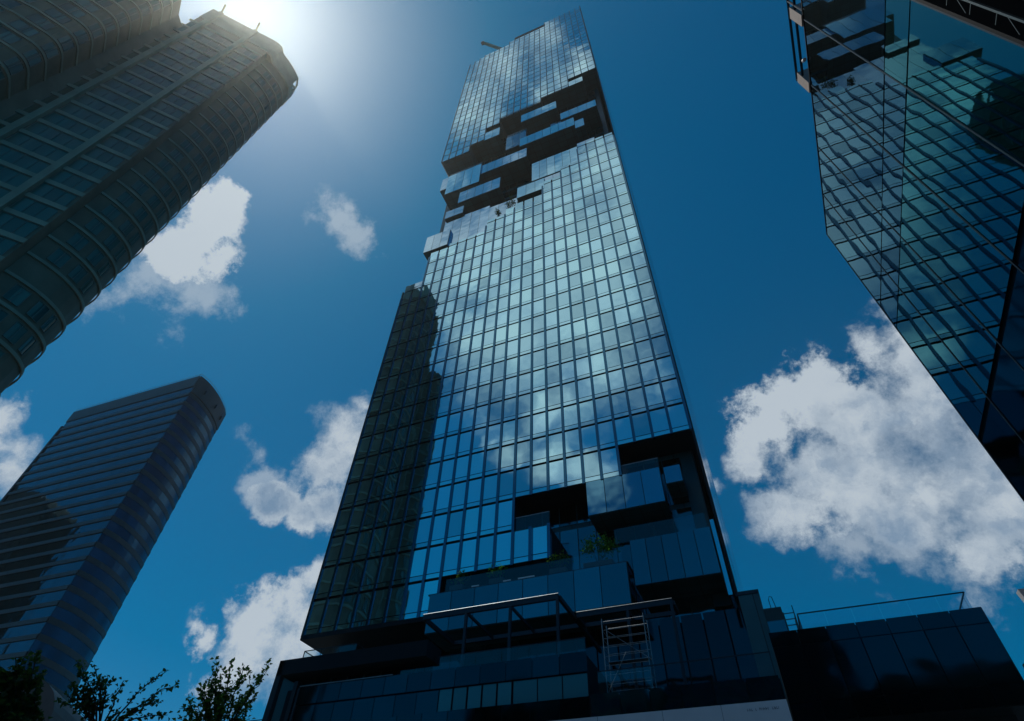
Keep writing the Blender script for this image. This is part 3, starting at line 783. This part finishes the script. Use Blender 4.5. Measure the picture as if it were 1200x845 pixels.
for t in (.14, .66):
    p = lerp(*LF, t); q = offset_line([LF[0], p, LF[1]], .3)[1]
    b = MB(); b.bar((q[0], q[1], GZ), (q[0], q[1], ZCR - .6), .75, .6, up=(.77, -.63, 0)); b.bar((q[0]+.2, q[1]-.16, ZCR - .7), (q[0]+1.3, q[1] - .9, ZCR + .3), .26, .26)
    b.build('pier', M['concrete'], ap)
# windows: three bays on the flat, three on each bulge
wins = []
def pts_at(line, t):
    n = len(line) - 1; i = min(int(t * n), n - 1); return lerp(line[i], line[i+1], t*n - i)
def window_mesh(b, line, t0, t1, z0, z1, d, bars):
    seg = [pts_at(line, t0 + (t1-t0)*k/3) for k in range(4)]
    o1 = offset_line(seg, d)
    for k in range(3): b.quad((*o1[k], z0), (*o1[k+1], z0), (*o1[k+1], z1), (*o1[k], z1), 0)
    o2 = offset_line(seg, d + .04)
    for k in range(bars + 1):
        t = k / bars; p = pts_at(o2, t); b.bar((*p, z0), (*p, z1), .07, .07, 1)
    for zz in (z0, z1):
        for k in range(3): b.bar((*o2[k], zz), (*o2[k+1], zz), .06, .06, 1)
flat = [lerp(*LF, t) for t in (0, 1/3, 2/3, 1)]
for z in FLOORS[:-1]:
    if z < 30: continue
    for (t0, t1, nb_) in ((.01, .115, 1), (.185, .62, 4), (.70, .97, 3)):
        wins.append((z, 0, flat, t0, t1, z + .36, z + 2.9, .03, nb_))
    for (t0, t1) in ((.22, .42), (.55, .72), (.80, .93)):
        if rnd.random() < .93: wins.append((z, 1, LBs, t0, t1, z + .6, z + 2.75, .03, 2))
    if z < 110:
        for (t0, t1) in ((.12, .25), (.36, .5), (.62, .76)):
            wins.append((z, 2, LAs, t0, t1, z + .5, z + 2.85, .03, 2))
vis = [w for w in wins if w[1] < 2 and 44 < w[0] < 108]
vis.sort(key=lambda w: w[0]); one = vis[:99]; rest = [w for w in wins if w not in one]
for w in one:
    b = MB(); window_mesh(b, *w[2:]); b.build('window', [M['res_glass'], M['frame']], ap)
b = MB()
for w in rest: window_mesh(b, *w[2:])
tag(b.build('window', [M['res_glass'], M['frame']], ap), kind='stuff')
# crest wall round the right-hand bulge, with a triangular hole near its tip
cr = refine([lerp(*LF, .0), lerp(*LF, .5), LF[1], (-58.85, 10.0), (-58.7, 11.7), (-58.7, 13.4), (-58.95, 15.0)], 4)
b = MB(); ribbon(b, cr, -.25, .12, ZROOF, ZCR)
tipa, tipc, tipd = cr[-1], (-60.0, 16.1), (-62.2, 17.2)
ribbon(b, [tipa, tipc], -.02, .12, ZROOF, 121.9)
ribbon(b, [tipa, tipc], -.02, .12, 125.0, ZCR)
b.bar((tipa[0], tipa[1], 121.9), (tipc[0], tipc[1], 124.2), .16, .5)
ribbon(b, [tipc, tipd, (-67, 17.5), (-73, 16.5)], -.25, .12, ZROOF, 125.4)
b.build('crest', M['concrete'], ap)

# ------------------------------------------------------------------ curved office tower, lower left
S = 1.35
of = empty('office_tower', (-150, 90, GZ), 'dark glass office tower with horizontal stripes and a curved right side, lower left', 'building')
C0 = (-101.6*S, 54.0*S)
left_line = [(-143.5*S, 58.0*S), (-139.8*S, 52.4*S), (-120*S, 53.2*S), C0]
right_line = refine([C0, (-101.5*S, 56.6*S), (-102.3*S, 60.2*S), (-103.9*S, 63.9*S), (-105.5*S, 66.2*S)], 3)
back = [(-127*S, 71*S), (-141*S, 70*S)]
ZO = 89.9 * S
b = MB(); b.prism(left_line + right_line[1:] + back, GZ, ZO - .3); b.build('core_wall', M['backing'], of)
fl = 2.56 * S
levels = [48.6*S + fl*k for k in range(-17, 16)]
gl = MB(); gl.keep = True
for z in levels:
    for i in range(1, len(left_line) - 1):
        a, c = left_line[i], left_line[i+1]; n = 12
        oo = offset_line([a, c], .06)
        for k in range(n):
            p, q = lerp(*oo, k/n), lerp(*oo, (k+1)/n); t = rnd.gauss(0, .004)
            gl.quad((p[0], p[1]+t, z), (q[0], q[1]-t, z), (q[0], q[1]-t, z + fl), (p[0], p[1]+t, z + fl))
gl.build('front_glazing', M['office_glass'], of)
gl = MB(); gl.keep = True; ro = offset_line(right_line, .06)
for z in levels:
    for k in range(len(ro) - 1):
        t = rnd.gauss(0, .01); gl.quad((ro[k][0]+t, ro[k][1], z), (ro[k+1][0]-t, ro[k+1][1], z), (ro[k+1][0]-t, ro[k+1][1], z+fl), (ro[k][0]+t, ro[k][1], z+fl))
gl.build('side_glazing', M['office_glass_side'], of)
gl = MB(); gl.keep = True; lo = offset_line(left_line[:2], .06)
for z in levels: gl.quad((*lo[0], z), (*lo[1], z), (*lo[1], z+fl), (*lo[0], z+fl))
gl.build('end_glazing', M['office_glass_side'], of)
for i, z in enumerate(levels):
    if z > ZO - 6: continue
    b = MB(); ribbon(b, left_line[1:], .1, .30, z - .48, z + .48); 
    o1 = b.build('spandrel_band', M['office_band'], of)
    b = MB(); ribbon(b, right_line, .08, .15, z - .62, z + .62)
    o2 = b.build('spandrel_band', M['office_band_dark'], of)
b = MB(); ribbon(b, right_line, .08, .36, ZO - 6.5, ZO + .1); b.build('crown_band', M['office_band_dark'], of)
b = MB(); ribbon(b, left_line, .08, .3, ZO - 4.2, ZO + .1); b.build('parapet', M['office_band'], of)
b = MB()
for t in (.25, .55, .8):
    p = pts_at(offset_line(right_line, .4), t); b.bar((p[0], p[1], ZO - 4.6), (p[0], p[1], ZO - 3.2), 1.2, .15, up=(0, 1, 0))
b.build('crown_window', M['office_glass'], of)
b = MB(); rl = [(*p, ZO + 1.0) for p in offset_line(left_line[1:] + right_line[1:], .1)]; b.tube(rl, .07, 5)
for p in offset_line(left_line[1:] + right_line[1::3], .1): b.bar((*p, ZO), (*p, ZO + 1.0), .07)
b.build('roof_rail', M['bright_steel'], of)
b = MB(); p = offset_line(left_line[:2], .3)[1]; b.bar((*p, GZ), (*p, ZO - 6), .8, .5); b.build('corner_fin', M['steel'], of)

# ------------------------------------------------------------------ street behind the camera, seen only in the glass
def street_block(name, label, x0, x1, y0, y1, h, fl_, wall, glass):
    e = empty(name, ((x0+x1)/2, y1, GZ), label, 'building')
    b = MB(); b.box(x0, x1, y0, y1, GZ, h); b.build('wall', M[wall], e)
    g = MB(); g.keep = True; z = GZ + 4
    n = int((x1 - x0) / 3.2)
    while z < h - 2:
        for k in range(n):
            xa = x0 + (k + .12) * (x1 - x0) / n; xb = x0 + (k + .88) * (x1 - x0) / n
            g.quad((xa, y1 + .03, z), (xb, y1 + .03, z), (xb, y1 + .03, z + fl_*.62), (xa, y1 + .03, z + fl_*.62))
        z += fl_
    g.build('window_rows', M[glass], e)
    b = MB(); b.box(x0 - .3, x1 + .3, y0 - .3, y1 + .3, h + .003, h + .9); b.build('parapet', M[wall], e)
street_block('street_building', 'brown office block across the road behind the viewer', -52, -20, -62, -34, 33, 3.4, 'brown_wall', 'pane_dark')
street_block('street_building', 'taller grey block across the road behind the viewer', -19, 10, -64, -36, 39, 3.6, 'office_band_dark', 'pane_dark')
street_block('street_building', 'low brown block across the road at the right behind the viewer', 12, 48, -60, -33, 30, 3.3, 'brown_wall', 'pane_dark')

d_ = sky_dir(62, 590); k_ = 72.9 / d_.y
hx, hz = d_.x * k_, d_.z * k_
mx, my, mz = hx + d_.x * 110, 72.9 - d_.y * 110, hz + d_.z * 110
rt_ = empty('round_topped_tower', (mx, my, GZ), 'dark round topped apartment tower far to the left, mirrored in the office tower', 'building')
b = MB(); xl_, xr_ = mx - 66, mx + 20
pr_ = [(xl_, GZ), (xl_, mz - 14)] + [((xl_ + xr_)/2 - (xr_ - xl_)/2*math.cos(math.pi*k/14), mz - 14 + 18*math.sin(math.pi*k/14)) for k in range(1, 14)] + [(xr_, mz - 14), (xr_, GZ)]
n_ = len(pr_)
b.poly([(x, my, z) for x, z in pr_]); b.poly([(x, my - 16, z) for x, z in pr_][::-1])
for k in range(n_): a_, c_ = pr_[k], pr_[(k+1) % n_]; b.quad((a_[0], my, a_[1]), (a_[0], my - 16, a_[1]), (c_[0], my - 16, c_[1]), (c_[0], my, c_[1]))
b.build('wall', M['brown_wall'], rt_)
b = MB()
for k in range(int((mz - 18) / 3.4)): b.box(xl_ + .2, xr_ - .2, my + .05, my + .25, GZ + 3.4*k + 3, GZ + 3.4*k + 3.5)
b.build('balcony_bands', M['office_band_dark'], rt_)

# ------------------------------------------------------------------ trees and shrubs
def add_leaf(mb, p, d, n, L_, w):
    """a pointed folded leaf of four faces at p, along d, facing n"""
    d = d.normalized(); s = d.cross(n).normalized() * w; up = s.cross(d).normalized() * (w * .35)
    a = p; m1 = p + d*L_*.45; t = p + d*L_ - up*.6
    mb.poly([a, m1 + s*.9 + up, t]); mb.poly([a, t, m1 - s*.9 + up])
def rv(s=1.0): return Vector((rnd.gauss(0, s), rnd.gauss(0, s), rnd.gauss(0, s)))
def at(x, y, dist):
    d = sky_dir(x, y); return d * (dist / math.hypot(d.x, d.y))
def tree(label, root, dist, tips, leaf, lsize, dens, fork_px=None, trunk_r=.07, group='street trees at the lower left', jitter=.06, spread=.06, droop=False):
    """tips: pixel places the branches reach, (x, y, sub-sprays)"""
    base = Vector((root[0], root[1], GZ))
    t = empty('tree', tuple(base), label, 'tree', group)
    wood = MB(); fol = MB(); fol.keep = True
    fork = at(*fork_px, dist)
    base = Vector((fork.x + .05, fork.y + .1, GZ)); t.location = base
    wood.tube([base, base + Vector((.04, .02, 1.0)), fork], [trunk_r, trunk_r*.85, trunk_r*.7], 8)
    for (x, y, ns) in tips:
        tip = at(x, y, dist) + Vector((rnd.uniform(-jitter, jitter)*.4, rnd.uniform(-jitter, jitter), 0))
        mid = fork.lerp(tip, .45) + Vector((0, 0, .30 * (tip - fork).length)) * (1 if droop else .3) + rv(.04)
        pts = []
        for k in range(9):
            s = k / 8; q = fork*(1-s)**2 + mid*2*s*(1-s) + tip*s*s
            pts.append(q + rv(.012))
        wood.tube(pts, [trunk_r*.22*(1-.85*k/8) + .003 for k in range(9)], 5)
        sprays = [(pts[3:], .9)]
        for j in range(ns):
            k = rnd.randint(3, 7); q = pts[k]; dd = (pts[k+1] - pts[k]).normalized()
            e = q + (dd + rv(.55)).normalized() * rnd.uniform(.14, .36)
            sub = [q, q.lerp(e, .5) + rv(.02), e]; wood.tube(sub, [.008, .006, .003], 4); sprays.append(([q.lerp(e, s) for s in (.1, .35, .6, .8, 1)], 1.0))
        for line, den in sprays:
            for i in range(len(line) - 1):
                a, c = line[i], line[i+1]; dd = (c - a).normalized()
                for _ in range(max(1, int(dens * den * (c - a).length))):
                    p = a.lerp(c, rnd.random()) + rv(spread * .4)
                    add_leaf(fol, p, dd*.6 + rv(.7), Vector((0, 0, 1)) + rv(.5), lsize*rnd.uniform(.6, 1.2), lsize*.46)
    wood.build('trunk', M['bark'], t, smooth=True)
    fol.build('crown', M[leaf], t)
    return t
tree('leafy young tree with reddish leaf tips in front of the white cloud', (-8.9, 8.0), 12.0,
     [(270,772,4),(288,780,6),(312,788,4),(305,800,5),(300,815,5),(262,790,6),(250,785,4),(232,800,4),(222,815,4),(240,815,6),(265,810,6),(285,820,6),(230,830,5),(258,832,6),(282,838,5),(215,835,3),(250,800,4)], 'leaf', .075, 62, fork_px=(247, 885))
tree('sparse tree of long arching leafy twigs beside the office tower foot', (-10.0, 7.0), 12.0,
     [(191,787,0),(211,803,0),(190,821,1),(128,792,1),(110,780,2),(114,800,2),(100,806,3),(147,797,0),(197,839,0),(92,792,4),(84,804,4),(74,812,4),(132,838,2),(95,815,3),(168,833,1),(150,846,2)], 'leaf_dark', .07, 85, fork_px=(112, 872), droop=True)
tree('dense dark tree at the bottom left corner', (-10.9, 5.3), 12.0,
     [(20,772,6),(5,785,6),(35,785,6),(15,800,7),(40,805,6),(0,810,7),(30,820,7),(10,830,7),(45,825,5),(-15,790,6),(25,840,6),(5,845,6),(-20,820,6),(38,770,3),(40,845,6)], 'leaf_dark', .10, 70, fork_px=(5, 905), trunk_r=.09)

def shrub(label, c, w, h, leaf, n, group='potted shrubs on the terraces', pot=True, name='potted_shrub'):
    e = empty(name, c, label, 'shrub', group)
    c = Vector(c)
    if pot:
        b = MB(); b.box(c.x - w*.42, c.x + w*.42, c.y - .3, c.y + .3, c.z, c.z + .45); b.build('planter', M['planter'], e)
    b = MB(); b.tube([c + Vector((0, 0, .1)), c + Vector((.05, 0, h*.6))], .04, 5); 
    f = MB(); f.keep = True
    for k in range(7):
        p = c + Vector((rnd.uniform(-w/2, w/2)*.8, rnd.uniform(-.3, .3), h*rnd.uniform(.6, 1.0))); b.tube([c + Vector((0, 0, .3)), p], [.025, .008], 4)
        for _ in range(n // 7):
            q = p + Vector((rnd.gauss(0, w*.12), rnd.gauss(0, .2), rnd.gauss(0, h*.13)))
            add_leaf(f, q, rv(1), Vector((0, 0, 1)) + rv(.5), rnd.uniform(.18, .34), .08)
    b.build('stems', M['bark'], e); f.build('foliage', M[leaf], e)
zt4 = Zr(11.42)
shrub('largest bright green shrub on the terrace, right end', (X(16.4), D + .3, zt4), 3.0, 2.4, 'leaf_bright', 620)
shrub('round green shrub on the terrace beside the small white lamps', (X(11.2), D + .2, zt4), 1.6, 1.5, 'leaf_bright', 200)
shrub('dull green shrub at the left end of the terrace', (X(9.0), D + .2, zt4), 1.5, 1.5, 'leaf', 170)
shrub('green shrub between the bright shrub and the lamps', (X(14.4), D + .3, zt4), 1.8, 1.6, 'leaf', 200)
shrub('dark little tree high up beside the broken band, left one', (X(9.2), D + .3, Zr(-8.4)), 1.5, 2.6, 'leaf_dark', 150, 'roof garden trees in the broken band', False, 'small_tree')
shrub('dark little tree high up beside the broken band, right one', (X(10.5), D + .2, Zr(-8.8)), 1.6, 3.2, 'leaf_dark', 190, 'roof garden trees in the broken band', False, 'small_tree')
# small terrace lamps
for i, (c, lab) in enumerate(((12.9, 'longest white terrace lamp beside the round shrub'), (11.9, 'middle white terrace lamp'), (10.2, 'leftmost white terrace lamp'))):
    e = empty('terrace_lamp', (X(c), D - .45, Zr(11.5)), lab, 'lamp', 'small white lamps along the terrace edge')
    L_ = (.75, .35, .35)[i]
    b = MB(); b.box(X(c) - L_, X(c) + L_, D - .52, D - .44, Zr(11.5) + .04, Zr(11.5) + .16); b.build('lamp_bar', M['white_sign'], e)
    b = MB(); b.box(X(c) - .05, X(c) + .05, D - .5, D - .42, Zr(11.5), Zr(11.5) + .04); b.build('foot', M['steel'], e)

# beige rounded kiosk roof behind the trees
kz = empty('kiosk', (-15.5, 9.5, GZ), 'small kiosk with a rounded beige roof behind the trees at the bottom left', 'kiosk')
c = at(58, 838, 18.0); kx, ky, kzt = c.x, c.y, c.z
b = MB()
prof = [(math.cos(a), math.sin(a)) for a in [math.pi*k/12 for k in range(13)]]
for i in range(12):
    (a0, b0), (a1, b1) = prof[i], prof[i+1]
    for (s0, s1) in ((-1, 1),):
        dx = Vector((.83, .55, 0)); dy = Vector((-.55, .83, 0))
        p = lambda a, bb, s: Vector((kx, ky, kzt - .45)) + dx*a*.75 + Vector((0, 0, bb*.75)) + dy*s*1.5
        b.quad(p(a0, b0, -1), p(a1, b1, -1), p(a1, b1, 1), p(a0, b0, 1))
b.poly([p(a, bb, -1) for a, bb in prof]); b.poly([p(a, bb, 1) for a, bb in prof][::-1])
b.build('roof', M['beige'], kz)
b = MB(); b.prism([(kx + dx.x*sx*.68 + dy.x*sy*1.35, ky + dx.y*sx*.68 + dy.y*sy*1.35) for sx, sy in ((-1,-1),(1,-1),(1,1),(-1,1))], GZ, kzt - .46); b.build('wall', M['concrete'], kz)

# ------------------------------------------------------------------ air
HAZE = 0.00020
if HAZE:
    b = MB(); b.box(-425, 165, -165, 235, GZ - 1.0, 236)
    hz = tag(b.build('haze', []), kind='stuff')
    hm = bpy.data.materials.new('haze_air'); hm.use_nodes = True; N = hm.node_tree.nodes; N.clear()
    ho = N.new('ShaderNodeOutputMaterial'); pv = N.new('ShaderNodeVolumePrincipled')
    pv.inputs['Color'].default_value = (.92, .98, .93, 1); pv.inputs['Density'].default_value = HAZE; pv.inputs['Anisotropy'].default_value = 0.87
    hm.node_tree.links.new(pv.outputs[0], ho.inputs['Volume'])
    hz.data.materials.append(hm)
